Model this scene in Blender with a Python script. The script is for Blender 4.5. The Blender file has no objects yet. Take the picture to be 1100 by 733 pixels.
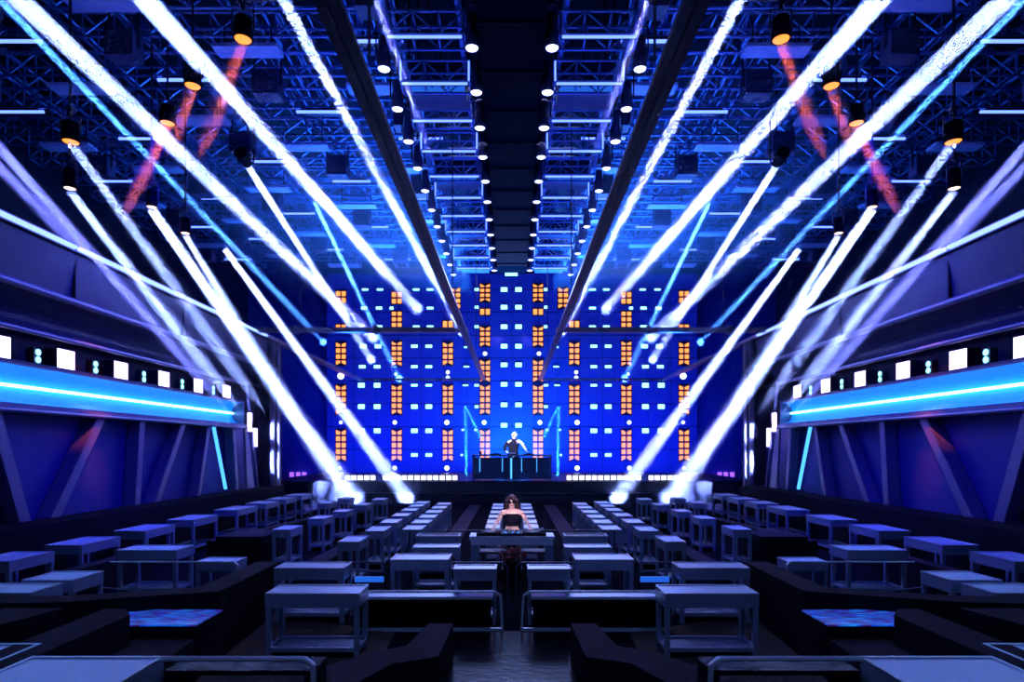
import bpy, math, random
from mathutils import Vector, Quaternion, Matrix
random.seed(7)
PI = math.pi
SC = bpy.context.scene
COL = SC.collection
V = Vector

# ---------------------------------------------------------------- camera, world, exposure, large lights
CZ, F = 1.9, 650.0                       # eye height (m) and focal length in pixels of the 1100 px frame
cam = bpy.data.cameras.new('camera')
cam_ob = bpy.data.objects.new('camera', cam)
COL.objects.link(cam_ob)
cam_ob.location = (0, 0, CZ)
cam_ob.rotation_euler = (PI / 2, 0, 0)
cam.sensor_width = 36
cam.lens = F / 1100 * 36
cam.shift_y = 0.105
cam.clip_end = 200
SC.camera = cam_ob
w = bpy.data.worlds.new('world'); SC.world = w; w.use_nodes = True
w.node_tree.nodes['Background'].inputs[0].default_value = (0.01, 0.02, 0.12, 1)
w.node_tree.nodes['Background'].inputs[1].default_value = 0.12
SC.view_settings.view_transform = 'Standard'
SC.view_settings.look = 'None'
SC.view_settings.exposure = 0.0
SC.view_settings.gamma = 1.0
SC.view_settings.use_curve_mapping = False
SC.cycles.denoising_input_passes = 'RGB_ALBEDO'

def area(name, loc, target, size, col, energy, spread=180, sy=None):
    l = bpy.data.lights.new(name, 'AREA')
    l.shape = 'RECTANGLE' if sy else 'SQUARE'
    l.size = size
    if sy: l.size_y = sy
    l.color = col; l.energy = energy; l.spread = math.radians(spread)
    o = bpy.data.objects.new(name, l); COL.objects.link(o)
    o.location = loc
    o.rotation_mode = 'QUATERNION'
    o.rotation_quaternion = (V(loc) - V(target)).to_track_quat('Z', 'Y')
    return o

BLUE = (0.03, 0.10, 1.0)
BLUE2 = (0.01, 0.03, 1.0)
ICE = (0.30, 0.42, 1.0)
# added soft blue front fill, unseen, above and behind the camera
area('front_fill', (0, -1.0, 7.0), (0, 7, 0), 5.0, (0.22, 0.34, 1.0), 70, 120, 1.0)
area('stage_wash', (0, 20.5, 7.6), (0, 9, 0), 9.0, (0.28, 0.38, 1.0), 420, 130, 1.0)
area('aisle_wash', (0, 14.0, 7.5), (0, 11, 0), 2.6, (0.42, 0.50, 1.0), 150, 90, 6.0)
area('woman_key', (0.5, 3.0, 4.6), (0, 9.6, 0.95), 0.25, (1.0, 0.70, 0.76), 2.4, 9)  # added warm key from an unseen source, brightens the woman's skin
area('dj_key', (-0.6, 17.0, 7.0), (0.05, 23.0, 2.0), 0.25, (0.80, 0.82, 1.0), 22, 12)  # added narrow key that lifts the DJ, no fixture built
for s in (-1, 1):
    area('truss_wash', (s * 2.9, 20.0, 6.2), (s * 3.6, 19.0, 10), 2.5, (0.012, 0.16, 1.0), 1500, 150, 8.0)
    area('rig_wash', (s * 4.2, 10.5, 5.6), (s * 6.5, 10.5, 10), 1.5, (0.006, 0.04, 1.0), 65, 170, 3.0)
    area('bay_wash', (s * 1.25, 14.5, 5.8), (s * 1.25, 14.5, 9), 0.6, (0.02, 0.06, 1.0), 90, 160, 12.0)
    area('screen_wash', (s * 5.0, 26.0, 1.2), (s * 5.0, 29.5, 5.0), 7.0, (0.004, 0.03, 1.0), 700, 170, 0.5)
    area('wall_wash', (s * 4.2, 10.0, 5.6), (s * 7.2, 10.5, 2.2), 1.0, (0.010, 0.006, 1.0), 220, 120, 7.0)
area('center_screen_wash', (0, 26.5, 1.5), (0, 29.5, 6.0), 3.0, (0.01, 0.22, 1.0), 900, 150, 0.5)

# ---------------------------------------------------------------- materials
MATS = {}
def mat(name, col, rough=0.6, metal=0.0, emis=None, es=0.0, noise=None, bump=None, sample=True, spec=0.5):
    m = bpy.data.materials.new(name); m.use_nodes = True
    nt = m.node_tree; b = nt.nodes['Principled BSDF']
    b.inputs['Base Color'].default_value = (*col, 1)
    b.inputs['Roughness'].default_value = rough
    b.inputs['Metallic'].default_value = metal
    b.inputs['Specular IOR Level'].default_value = spec
    if emis:
        b.inputs['Emission Color'].default_value = (*emis, 1)
        b.inputs['Emission Strength'].default_value = es
    if noise or bump:
        tc = nt.nodes.new('ShaderNodeTexCoord')
        n = nt.nodes.new('ShaderNodeTexNoise')
        sc_, amt = noise or bump
        n.inputs['Scale'].default_value = sc_
        n.inputs['Detail'].default_value = 5
        nt.links.new(tc.outputs['Object'], n.inputs['Vector'])
        if noise:
            mx = nt.nodes.new('ShaderNodeMix'); mx.data_type = 'RGBA'
            mx.inputs['A'].default_value = (*[c * (1 - amt) for c in col], 1)
            mx.inputs['B'].default_value = (*[min(1, c * (1 + amt)) for c in col], 1)
            nt.links.new(n.outputs['Fac'], mx.inputs['Factor'])
            nt.links.new(mx.outputs['Result'], b.inputs['Base Color'])
        if bump:
            bp = nt.nodes.new('ShaderNodeBump'); bp.inputs['Strength'].default_value = bump[1]
            bp.inputs['Distance'].default_value = 0.02
            nt.links.new(n.outputs['Fac'], bp.inputs['Height'])
            nt.links.new(bp.outputs['Normal'], b.inputs['Normal'])
    if not sample:
        m.cycles.emission_sampling = 'NONE'
    MATS[name] = m
    return m

def glow(name, col, es, sample=False):
    return mat(name, (0.02, 0.02, 0.02), 0.5, 0, col, es, sample=sample)

mat('dark_floor', (0.007, 0.007, 0.012), 0.7, noise=(3, 0.3), spec=0.0)
mat('gloss_floor', (0.004, 0.004, 0.010), 0.2, bump=(14, 0.12), spec=0.05)
mat('carpet', (0.08, 0.06, 0.06), 0.95, bump=(45, 1.0), spec=0.0)
mat('aisle', (0.05, 0.036, 0.058), 0.9, noise=(4, 0.2), spec=0.0)
mat('tray_metal', (0.26, 0.31, 0.46), 0.36, 0.55, noise=(2.5, 0.12))
mat('tray_top', (0.70, 0.76, 0.95), 0.42, 0.45)
mat('shelf_metal', (0.02, 0.035, 0.10), 0.35, 0.3)
mat('dark_metal', (0.025, 0.025, 0.045), 0.4, 0.6)
mat('frame_metal', (0.12, 0.12, 0.20), 0.35, 0.8)
mat('chrome', (0.70, 0.74, 0.85), 0.3, 0.6)
mat('black_block', (0.010, 0.009, 0.014), 0.9, noise=(6, 0.25), spec=0.02)
mat('sofa_top', (0.034, 0.026, 0.038), 0.9, noise=(8, 0.2), spec=0.03)
mat('black', (0.003, 0.003, 0.006), 0.8, spec=0.02)
mat('ceiling', (0.008, 0.009, 0.020), 0.95, noise=(1.5, 0.3), spec=0.1)
mat('truss', (0.16, 0.26, 0.50), 0.4, 0.6)
mat('rig_panel', (0.36, 0.40, 0.60), 0.5, 0.2)
mat('cabinet', (0.03, 0.035, 0.09), 0.5, 0.2)
mat('wall_panel', (0.014, 0.013, 0.065), 0.6, 0.1, noise=(0.8, 0.2))
mat('wall_blue', (0.010, 0.010, 0.16), 0.6, 0.1, noise=(0.7, 0.2))
mat('wall_dark', (0.012, 0.012, 0.03), 0.7, noise=(0.8, 0.2), spec=0.2)
mat('post', (0.17, 0.16, 0.27), 0.4, 0.6)
mat('trough', (0.03, 0.42, 0.95), 0.6, 0.0, spec=0.2)
mat('screen', (0.012, 0.03, 0.16), 0.55, 0.0, (0.004, 0.012, 0.55), 0.35, sample=False)
mat('backwall', (0.03, 0.035, 0.22), 0.7, noise=(0.6, 0.3))
mat('stage', (0.016, 0.018, 0.04), 0.4, noise=(2, 0.3))
mat('booth', (0.06, 0.10, 0.22), 0.28, 0.5)
mat('skin', (0.75, 0.52, 0.48), 0.55)
mat('pale_sleeve', (0.82, 0.82, 0.90), 0.6)
mat('hair', (0.035, 0.010, 0.018), 0.5)
mat('cloth', (0.006, 0.006, 0.02), 0.9, spec=0.1)
mat('glasses', (0.005, 0.005, 0.008), 0.15)
mat('flower', (0.30, 0.02, 0.05), 0.6)
mat('leaf', (0.02, 0.05, 0.02), 0.7)
glow('orange_led', (1.0, 0.27, 0.055), 2.0)
glow('cyan_led', (0.22, 0.75, 1.0), 3.2)
glow('dot_led', (0.40, 0.55, 1.0), 5.0)
glow('violet_led', (0.55, 0.45, 1.0), 4.5)
glow('purple_led', (0.25, 0.08, 1.0), 2.0)
glow('foot_led', (0.62, 0.66, 1.0), 3.5)
glow('tube_white', (0.30, 0.70, 1.0), 9.0, True)
glow('cornice_led', (0.20, 0.32, 1.0), 2.6, True)
glow('batten_led', (0.08, 0.15, 1.0), 4.0)
glow('neon', (0.05, 0.30, 1.0), 2.5)
glow('lens', (0.55, 0.62, 1.0), 7.0)
glow('amber_lens', (1.0, 0.24, 0.03), 2.2)
glow('warm_lens', (1.0, 0.62, 0.5), 4.0)
glow('screen_glow', (0.02, 0.15, 0.9), 0.8)

# LED screen table: a streaked video pattern
m = bpy.data.materials.new('video'); m.use_nodes = True; nt = m.node_tree
b = nt.nodes['Principled BSDF']; b.inputs['Base Color'].default_value = (0.01, 0.01, 0.02, 1); b.inputs['Roughness'].default_value = 0.3
tc = nt.nodes.new('ShaderNodeTexCoord'); mp = nt.nodes.new('ShaderNodeMapping'); nz = nt.nodes.new('ShaderNodeTexNoise'); cr = nt.nodes.new('ShaderNodeValToRGB')
mp.inputs['Rotation'].default_value = (0, 0, 0.35); mp.inputs['Scale'].default_value = (2.5, 26, 1)
nz.inputs['Scale'].default_value = 2.2; nz.inputs['Detail'].default_value = 6
e = cr.color_ramp.elements
e[0].position = 0.36; e[0].color = (0.0, 0.005, 0.08, 1)
e[1].position = 0.68; e[1].color = (0.01, 0.35, 1, 1)
x = e.new(0.46); x.color = (0.05, 0.005, 0.16, 1)
x = e.new(0.53); x.color = (0.0, 0.05, 0.7, 1)
nt.links.new(tc.outputs['Object'], mp.inputs['Vector']); nt.links.new(mp.outputs[0], nz.inputs['Vector'])
nt.links.new(nz.outputs['Fac'], cr.inputs[0]); nt.links.new(cr.outputs[0], b.inputs['Emission Color'])
b.inputs['Emission Strength'].default_value = 0.9
MATS['video'] = m

def haze(name, density):
    m = bpy.data.materials.new(name); m.use_nodes = True; nt = m.node_tree; nt.nodes.clear()
    o = nt.nodes.new('ShaderNodeOutputMaterial'); v = nt.nodes.new('ShaderNodeVolumeScatter')
    v.inputs['Density'].default_value = density
    nt.links.new(v.outputs[0], o.inputs['Volume']); MATS[name] = m
haze('haze', 0.05); haze('thick_haze', 0.30); haze('rig_haze', 0.045)

# ---------------------------------------------------------------- mesh helper
class MB:
    def __init__(s): s.v = []; s.f = []; s.sm = []; s.mi = []
    def add(s, vs, fs, smooth=False, mi=0):
        n = len(s.v); s.v += [tuple(q) for q in vs]
        for f in fs: s.f.append(tuple(i + n for i in f)); s.sm.append(smooth); s.mi.append(mi)
        return s
    def box(s, x0, x1, y0, y1, z0, z1, mi=0):
        x0, x1 = min(x0, x1), max(x0, x1)
        return s.add([(x0,y0,z0),(x1,y0,z0),(x1,y1,z0),(x0,y1,z0),(x0,y0,z1),(x1,y0,z1),(x1,y1,z1),(x0,y1,z1)],
              [(0,3,2,1),(4,5,6,7),(0,1,5,4),(1,2,6,5),(2,3,7,6),(3,0,4,7)], mi=mi)
    def tube(s, a, b, r, n=6, r2=None, smooth=True, mi=0):
        a, b = V(a), V(b); d = b - a
        if d.length < 1e-6: return s
        q = d.to_track_quat('Z', 'Y'); r2 = r if r2 is None else r2
        vs = []
        for p, rr in ((a, r), (b, r2)):
            for i in range(n):
                t = 2 * PI * (i + 0.5) / n
                vs.append(p + q @ V((rr * math.cos(t), rr * math.sin(t), 0)))
        s.add(vs, [(i, (i+1) % n, n + (i+1) % n, n + i) for i in range(n)], smooth and n > 4, mi)
        s.add(vs, [tuple(range(n-1, -1, -1)), tuple(range(n, 2*n))], False, mi)
        return s
    def path(s, pts, r, n=8):
        for a, b in zip(pts, pts[1:]): s.tube(a, b, r, n)
        for p in pts[1:-1]: s.ball(p, r, 8, 4)
        return s
    def ball(s, c, r, n=10, k=6, sc=(1, 1, 1), mi=0):
        vs = []; fs = []
        for j in range(k + 1):
            t = PI * j / k
            for i in range(n):
                p = 2 * PI * i / n
                vs.append((c[0] + r*sc[0]*math.sin(t)*math.cos(p), c[1] + r*sc[1]*math.sin(t)*math.sin(p), c[2] + r*sc[2]*math.cos(t)))
        for j in range(k):
            for i in range(n):
                fs.append((j*n+i, (j+1)*n+i, (j+1)*n+(i+1) % n, j*n+(i+1) % n))
        return s.add(vs, fs, True, mi)
    def lathe(s, prof, c=(0, 0, 0), n=16, smooth=True, mi=0):
        vs = []
        for r, z in prof:
            for i in range(n):
                t = 2 * PI * i / n; vs.append((c[0]+r*math.cos(t), c[1]+r*math.sin(t), c[2]+z))
        fs = []
        for j in range(len(prof)-1):
            for i in range(n): fs.append((j*n+i, j*n+(i+1) % n, (j+1)*n+(i+1) % n, (j+1)*n+i))
        s.add(vs, fs, smooth, mi)
        s.add(vs[:n], [tuple(range(n-1, -1, -1))], False, mi); s.add(vs[-n:], [tuple(range(n))], False, mi)
        return s
    def prism(s, pts, z0, z1, mi=0, top_mi=None):       # pts: (x, y) outline
        n = len(pts)
        a = sum(pts[i][0]*pts[(i+1) % n][1] - pts[(i+1) % n][0]*pts[i][1] for i in range(n))
        if a < 0: pts = pts[::-1]
        vs = [(p[0], p[1], z0) for p in pts] + [(p[0], p[1], z1) for p in pts]
        s.add(vs, [tuple(range(n-1, -1, -1))] + [(i, (i+1) % n, n+(i+1) % n, n+i) for i in range(n)], mi=mi)
        s.add(vs, [tuple(range(n, 2*n))], mi=mi if top_mi is None else top_mi)
        return s
    def profile(s, prof, y0, y1, mi=0, close=False):     # prof: (x, z) polyline extruded along y
        n = len(prof)
        vs = [(p[0], y0, p[1]) for p in prof] + [(p[0], y1, p[1]) for p in prof]
        fs = [(i, (i+1) % n, n+(i+1) % n, n+i) for i in range(n if close else n-1)]
        if close: fs += [tuple(range(n-1, -1, -1)), tuple(range(n, 2*n))]
        return s.add(vs, fs, mi=mi)
    def mirror(s):
        s.v = [(-a, b, c) for a, b, c in s.v]; s.f = [tuple(reversed(f)) for f in s.f]; return s
    def mesh(s, name, *mats):
        me = bpy.data.meshes.new(name); me.from_pydata(s.v, [], s.f)
        me.polygons.foreach_set('use_smooth', s.sm); me.polygons.foreach_set('material_index', s.mi)
        for m_ in mats: me.materials.append(MATS[m_])
        me.update(); return me

def obj(name, me, parent=None, loc=(0, 0, 0), rotz=0, **kw):
    o = bpy.data.objects.new(name, me); COL.objects.link(o)
    o.location = loc
    if rotz: o.rotation_euler = (0, 0, rotz)
    if parent: o.parent = parent
    for k_, v_ in kw.items(): o[k_] = v_
    return o
def thing(name, label, cat, loc=(0, 0, 0), rotz=0, group=None):
    o = obj(name, None, None, loc, rotz, label=label, category=cat)
    o.empty_display_size = 0.1
    if group: o['group'] = group
    return o
def struct(name, me, label, cat, **kw):
    return obj(name, me, None, kind='structure', label=label, category=cat, **kw)
def dup(root, loc, rotz, label, group=None, scale=None):
    r = root.copy(); COL.objects.link(r); r.location = loc; r.rotation_euler = (0, 0, rotz); r['label'] = label
    if group: r['group'] = group
    if scale: r.scale = scale
    for ch in list(root.children):
        c = ch.copy(); COL.objects.link(c); c.parent = r
        for g in ch.children:
            d = g.copy(); COL.objects.link(d); d.parent = c
    return r
ORD = ['first', 'second', 'third', 'fourth', 'fifth', 'sixth', 'seventh', 'eighth', 'ninth', 'tenth', 'eleventh', 'twelfth', 'thirteenth',
       'fourteenth', 'fifteenth', 'sixteenth', 'seventeenth', 'eighteenth', 'nineteenth', 'twentieth', 'twenty-first', 'twenty-second']
SIDE = {-1: 'left', 1: 'right'}
def P(px, py, d): return V(((px - 550) / F * d, d, CZ + (482 - py) / F * d))

# ---------------------------------------------------------------- the room
CEIL = 11.6
struct('floor', MB().box(-13, 13, -2, 30, -0.1, 0).mesh('floor', 'dark_floor'), 'dark club floor running up to the stage', 'floor')
struct('ceiling', MB().box(-13, 13, -2, 30, CEIL, CEIL + 0.2).mesh('ceiling', 'ceiling'), 'black ceiling above the lighting trusses', 'ceiling')
struct('wall_back', MB().box(-13, 13, 29.6, 29.8, 0, CEIL).mesh('wall_back', 'backwall'), 'deep blue back wall behind the stage', 'wall')
for s in (-1, 1):
    sd = SIDE[s]
    # lower recessed wall, upper dark wall and return beyond the wall's end
    lo = MB().box(-7.45, -7.3, -2, 18.2, 0, 2.45)
    lo.mi = [0] * len(lo.f)
    up = MB()
    up.profile([(-6.98, 5.0), (-7.02, 4.62), (-7.06, 4.27)], -2, 18.2)
    for yj in (6.9, 9.7, 12.9, 16.2): up.box(-7.08, -6.99, yj - 0.015, yj + 0.015, 4.3, 4.98, mi=1)
    cv = [(-7.06, 4.20)]
    for i in range(9):
        t = i / 8; cv.append((-7.06 - 0.42 * math.sin(PI * t * 0.9), 4.20 - 0.55 * t))
    up.profile(cv, -2, 18.2)
    up.box(-7.6, -7.05, -2, 16.0, 3.12, 3.16)
    up.box(-7.45, -7.4, -2, 18.2, 2.4, 3.65, mi=1)
    up.box(-12.9, -6.98, -2, 18.4, 5.0, 5.03, mi=1)
    up.box(-13.0, -12.9, -2, 29.6, 5.0, CEIL, mi=1)
    rt = MB().box(-13, -7.0, 18.2, 18.4, 0, 4.99).box(-13, -12.9, 18.4, 29.6, 0, 4.99)
    rt.box(-7.45, -7.0, 17.4, 18.2, 0, 5.0)
    for k, (mb, nm, mm) in enumerate(((lo, 'wall_blue', ('wall_blue',)), (up, 'wall_panel', ('wall_panel', 'wall_dark')), (rt, 'wall_dark', ('wall_dark',)))):
        if s == 1: mb.mirror()
        struct('wall_' + sd if k == 0 else 'wall_%s_%s' % (sd, ('', 'upper', 'wing')[k]), mb.mesh(nm, *mm),
               ['blue lower side wall behind the slanted posts on the %s', 'panelled upper side wall with coving on the %s',
                'dark wing wall between side wall and stage on the %s'][k] % sd, 'wall')
    # mouldings
    for k, (x, z, r, nm) in enumerate(((-7.0, 4.24, 0.06, 'polished metal moulding under the upper panels on the %s'),
                                        (-6.98, 3.6, 0.04, 'thin metal ledge above the square wall lights on the %s'),
                                        (-6.97, 2.44, 0.035, 'thin metal rail below the long light trough on the %s'))):
        mb = MB().tube((x, -1.5, z), (x, 18.1 if k == 0 else 15.9, z), r, 8)
        if k == 2: mb.box(-7.3, -6.98, -1.5, 15.9, 2.42, 2.46).box(-6.99, -6.96, -1.5, 15.9, 2.42, 2.52)
        if k == 1: mb.tube((x, 15.9, z), (x, 16.6, 0.85), 0.035, 8)
        if s == 1: mb.mirror()
        struct('trim_%d' % (k + 1 + (3 if s == 1 else 0)), mb.mesh('trim', 'post'), nm % sd, 'trim')

# side-wall light trough, posts, squares
def flip(mb, s): return mb.mirror() if s == 1 else mb
for s in (-1, 1):
    sd = SIDE[s]
    t = thing('light_trough', 'long glowing cyan light trough along the %s side wall' % sd, 'light', (s * 7.0, 0, 2.81), 0, 'light troughs on the side walls')
    arc = [(0.10 - 0.27 * math.cos(a) - 0.10, 0.27 * math.sin(a)) for a in [PI * (-0.5 + i / 14) for i in range(15)]]
    arc2 = [(x - 0.02, z * 1.06) for x, z in arc]
    mb = MB().profile(arc, -1.5, 15.7); obj('reflector', flip(mb, s).mesh('reflector', 'trough'), t)
    mb = MB().profile(arc2, -1.5, 15.72).box(-0.26, 0.03, 15.7, 15.74, -0.29, 0.29)
    mb.box(0.0, 0.03, -1.5, 15.7, 0.27, 0.30).box(0.0, 0.03, -1.5, 15.7, -0.30, -0.27)
    obj('housing', flip(mb, s).mesh('housing', 'frame_metal'), t)
    mb = MB()
    mb.tube((-0.215, -1.5, 0), (-0.215, 15.65, 0), 0.022, 8)
    obj('light_tube', flip(mb, s).mesh('light_tube', 'tube_white'), t, label='thin white light tube')
    for k, d in enumerate((7.05, 8.35, 9.6, 10.95, 12.3, 13.65, 15.0)):
        o = thing('square_light', '%s square white wall light from the stage end above the %s trough' % (ORD[6 - k], sd), 'light', (s * 7.18, d, 3.27), 0, 'square lights above the side troughs')
        a_ = MB().box(-0.12, 0.10, -0.19, 0.19, -0.16, 0.20)
        obj('housing', flip(a_, s).mesh('housing', 'dark_metal'), o)
        a_ = MB()
        for iy in range(4):
            for iz in range(4): a_.box(0.10, 0.115, -0.18 + iy * 0.09, -0.093 + iy * 0.09, -0.15 + iz * 0.086, -0.067 + iz * 0.086)
        a_ = flip(a_, s)
        obj('diffuser', a_.mesh('diffuser', 'violet_led'), o)
        if k < 6:
            o = thing('twin_spot', '%s pair of small cyan spots from the stage end on the %s ledge' % (ORD[5 - k], sd), 'light', (s * 7.1, d + 0.68, 3.16), 0, 'small twin spots above the side troughs')
            a_ = MB().box(-0.1, 0.02, -0.07, 0.07, 0.0, 0.24)
            obj('housing', flip(a_, s).mesh('housing', 'dark_metal'), o)
            for zz in (0.065, 0.175):
                a_ = MB().ball((0.03, 0, zz), 0.05, 10, 6, (0.4, 1, 1))
                obj('lens', flip(a_, s).mesh('lens', 'cyan_led'), o)
    # slanted posts: (y top, y bottom, thickness)
    posts = [(8.25, 8.95, .2), (10.4, 9.0, .2), (11.55, 11.35, .16), (13.0, 11.7, .18), (14.1, 13.5, .14), (15.35, 15.62, .14), (7.9, 6.6, .2), (5.6, 5.4, .16)]
    for k, (ya, yb, th) in enumerate(posts):
        mb = MB()
        za, zb = 2.42, 0.3
        vs = []
        for (yy, zz) in ((ya, za), (yb, zb)):
            vs += [(-7.28, yy - th * .5, zz), (-7.05, yy - th * .5, zz), (-7.05, yy + th * .5, zz), (-7.28, yy + th * .5, zz)]
        mb.add(vs, [(0, 1, 5, 4), (1, 2, 6, 5), (2, 3, 7, 6), (3, 0, 4, 7), (0, 3, 2, 1), (4, 5, 6, 7)])
        lab = ['post leaning to the stage nearest the camera', 'post leaning back to the camera, forming a V', 'upright post beside the V of posts', 'post in the middle of the wall, leaning back',
               'thin post leaning back near the stage end', 'pale post at the stage end of the trough', 'post beyond the picture edge', 'upright post beyond the picture edge'][k]
        if k >= 6: continue
        obj('wall_post', flip(mb, s).mesh('wall_post', 'post'), None, label='grey metal %s on the %s wall' % (lab, sd), category='post', group='slanted posts on the side walls')
    mb = MB().tube((-7.1, 14.4, 2.4), (-7.1, 15.0, 0.9), 0.04, 8)
    obj('neon_tube', flip(mb, s).mesh('neon_tube', 'neon'), None, label='slanted blue neon tube near stage end of %s wall' % sd, category='light')
    o = thing('end_frame', 'pale metal end panel with two white lamps closing the %s trough' % sd, 'panel', (s * 7.0, 16.0, 0), 0, 'end frames of the side walls')
    mb = MB().add([(-.05, -.15, 2.4), (-.05, .05, 2.4), (-.05, .55, .5), (-.05, .05, .5), (.0, -.15, 2.4), (.0, .05, 2.4), (.0, .55, .5), (.0, .05, .5)],
                  [(0, 1, 2, 3), (7, 6, 5, 4), (0, 4, 5, 1), (1, 5, 6, 2), (2, 6, 7, 3), (3, 7, 4, 0)])
    obj('panel', flip(mb, s).mesh('panel', 'post'), o)
    for (yy, z0, z1) in ((0.12, 2.35, 2.85), (0.45, 1.95, 2.45)):
        mb = MB().box(-.02, .05, yy - .07, yy + .07, z0, z1)
        obj('lamp', flip(mb, s).mesh('lamp', 'violet_led'), o)
    mb = MB().box(-0.05, 0.06, -0.06, 0.06, 0, 5.0).box(0.10, 0.16, 0.1, 0.18, 0, 5.0)
    obj('corner_pole', flip(mb, s).mesh('corner_pole', 'post'), None, (s * 6.93, 17.5, 0), label='tall metal corner pole where the %s wall ends' % sd, category='pole')

# ---------------------------------------------------------------- canopy frames (dark beams, cross bars, light cornice)
for s in (-1, 1):
    sd = SIDE[s]
    zf = CZ + 3.15
    t = thing('ceiling_frame', 'large black suspended ceiling frame over the %s half' % sd, 'frame', (0, 0, zf), 0, 'suspended ceiling frames')
    mb = MB().box(-1.40, -1.22, 2.0, 28.0, 0.0, 0.07).box(-1.225, -1.205, 2.0, 28.0, -0.015, 0.03).box(-1.31, -1.305, 2.0, 28.0, -0.01, 0.0)
    obj('inner_beam', flip(mb, s).mesh('inner_beam', 'dark_metal'), t)
    mb = MB().box(-7.0, -1.2, 16.35, 16.5, 0, 0.13)
    for xx in (-5.9, -3.7): mb.box(xx - .06, xx + .06, 16.3, 16.55, -0.03, 0.17)
    obj('cross_bar', flip(mb, s).mesh('cross_bar', 'frame_metal'), t)
    mb = MB().box(-7.1, -1.2, 27.9, 28.0, 0, 0.10)
    for xx in (-4.9, -3.2): mb.box(xx - .04, xx + .04, 27.85, 28.02, -0.03, 0.13)
    obj('end_bar', flip(mb, s).mesh('end_bar', 'frame_metal'), t)
    mb = MB().box(-7.12, -6.93, -1.5, 28.0, -0.02, 0.10).box(-6.93, -6.90, 14.0, 28.0, 0.0, 0.03)
    obj('outer_beam', flip(mb, s).mesh('outer_beam', 'post'), t)
    for xx, yy in ((-1.18, 5), (-1.18, 12), (-1.18, 20), (-1.18, 27), (-7.0, 20), (-7.0, 27)):
        mb = MB().tube((xx, yy, 0.1), (xx, yy, CEIL - zf), 0.012, 5)
        obj('hanger', flip(mb, s).mesh('hanger', 'dark_metal'), t)
    for k, (y0, y1) in enumerate(((5.2, 9.55), (9.65, 10.9), (11.0, 12.7), (12.8, 17.0))):
        mb = MB().box(-6.94, -6.86, y0, y1, 0.0, 0.05)
        obj('light_strip', flip(mb, s).mesh('light_strip', 'cornice_led'), None, (0, 0, zf), label='%s glowing strip from the camera in the %s cornice' % (ORD[k], sd), category='light', group='cornice light strips')

# ---------------------------------------------------------------- LED wall
SD = 29.0; U = SD / F
def SX(px): return (px - 550) * U
def SZ(py): return CZ + (482 - py) * U
t = thing('led_wall', 'huge dark blue LED wall behind the stage', 'screen', (0, SD + 0.2, 0))
obj('panel', MB().box(-8.9, 8.9, -0.1, 0.2, 0.75, 10.3).mesh('panel', 'screen'), t)
fr = MB()
for k in range(-8, 9): fr.box(k * 1.09 - .006, k * 1.09 + .006, -0.105, -0.1, 0.75, 10.3)
for k in range(1, 9): fr.box(-8.9, 8.9, -0.105, -0.1, 0.75 + k * 1.1 - .012, 0.75 + k * 1.1 + .012)
obj('panel_joint', fr.mesh('panel_joint', 'black'), t)

colX = [366, 426, 481, 521]
segs = {366: [(461, 496, 5), (413, 446, 5), (367, 393, 4), (348, 354, 1), (312, 326, 2)],
        426: [(461, 496, 5), (413, 446, 5), (366, 394, 5), (334, 352, 3), (313, 327, 2)],
        481: [(461, 496, 5), (413, 446, 5), (367, 393, 4), (344, 353, 1)],
        489: [(308, 332, 4)],
        521: [(461, 496, 5), (413, 446, 5), (386, 411, 4), (350, 373, 4), (331, 339, 1), (304, 325, 4)]}
colname = {366: 'outermost', 426: 'second outermost', 481: 'third outermost', 489: 'short extra', 521: 'innermost'}
pcache = {}
def led_panel(n, h):
    key = (n, round(h, 2))
    if key in pcache: return pcache[key]
    f_ = MB().box(-0.27, 0.27, 0.03, 0.10, -0.02, h + 0.02).mesh('housing', 'dark_metal')
    c_ = MB(); ch = h / n
    for r in range(n):
        for q in (-1, 1):
            a, b = q * 0.04, q * 0.23
            z0, z1 = r * ch + 0.045, (r + 1) * ch - 0.045
            # bevelled square reflector cell, end cells are clipped like fish tails
            zt = z1 - (0.09 if (r == n - 1 and n > 3) else 0)
            zb = z0 + (0.09 if (r == 0 and n > 3) else 0)
            pts = [(a, z0 if q > 0 or True else z0), (b, zb if False else z0), (b, z1), (a, zt)] if r == n - 1 else [(a, zb), (b, z0), (b, z1), (a, z1)]
            vs = [(x_, 0.02, z_) for x_, z_ in pts] + [(x_, 0.035, z_) for x_, z_ in pts]
            fs = [(0, 1, 2, 3), (0, 4, 5, 1), (1, 5, 6, 2), (2, 6, 7, 3), (3, 7, 4, 0)]
            c_.add(vs, fs)
    pcache[key] = (f_, c_.mesh('led_cells', 'orange_led'))
    return pcache[key]
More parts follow.
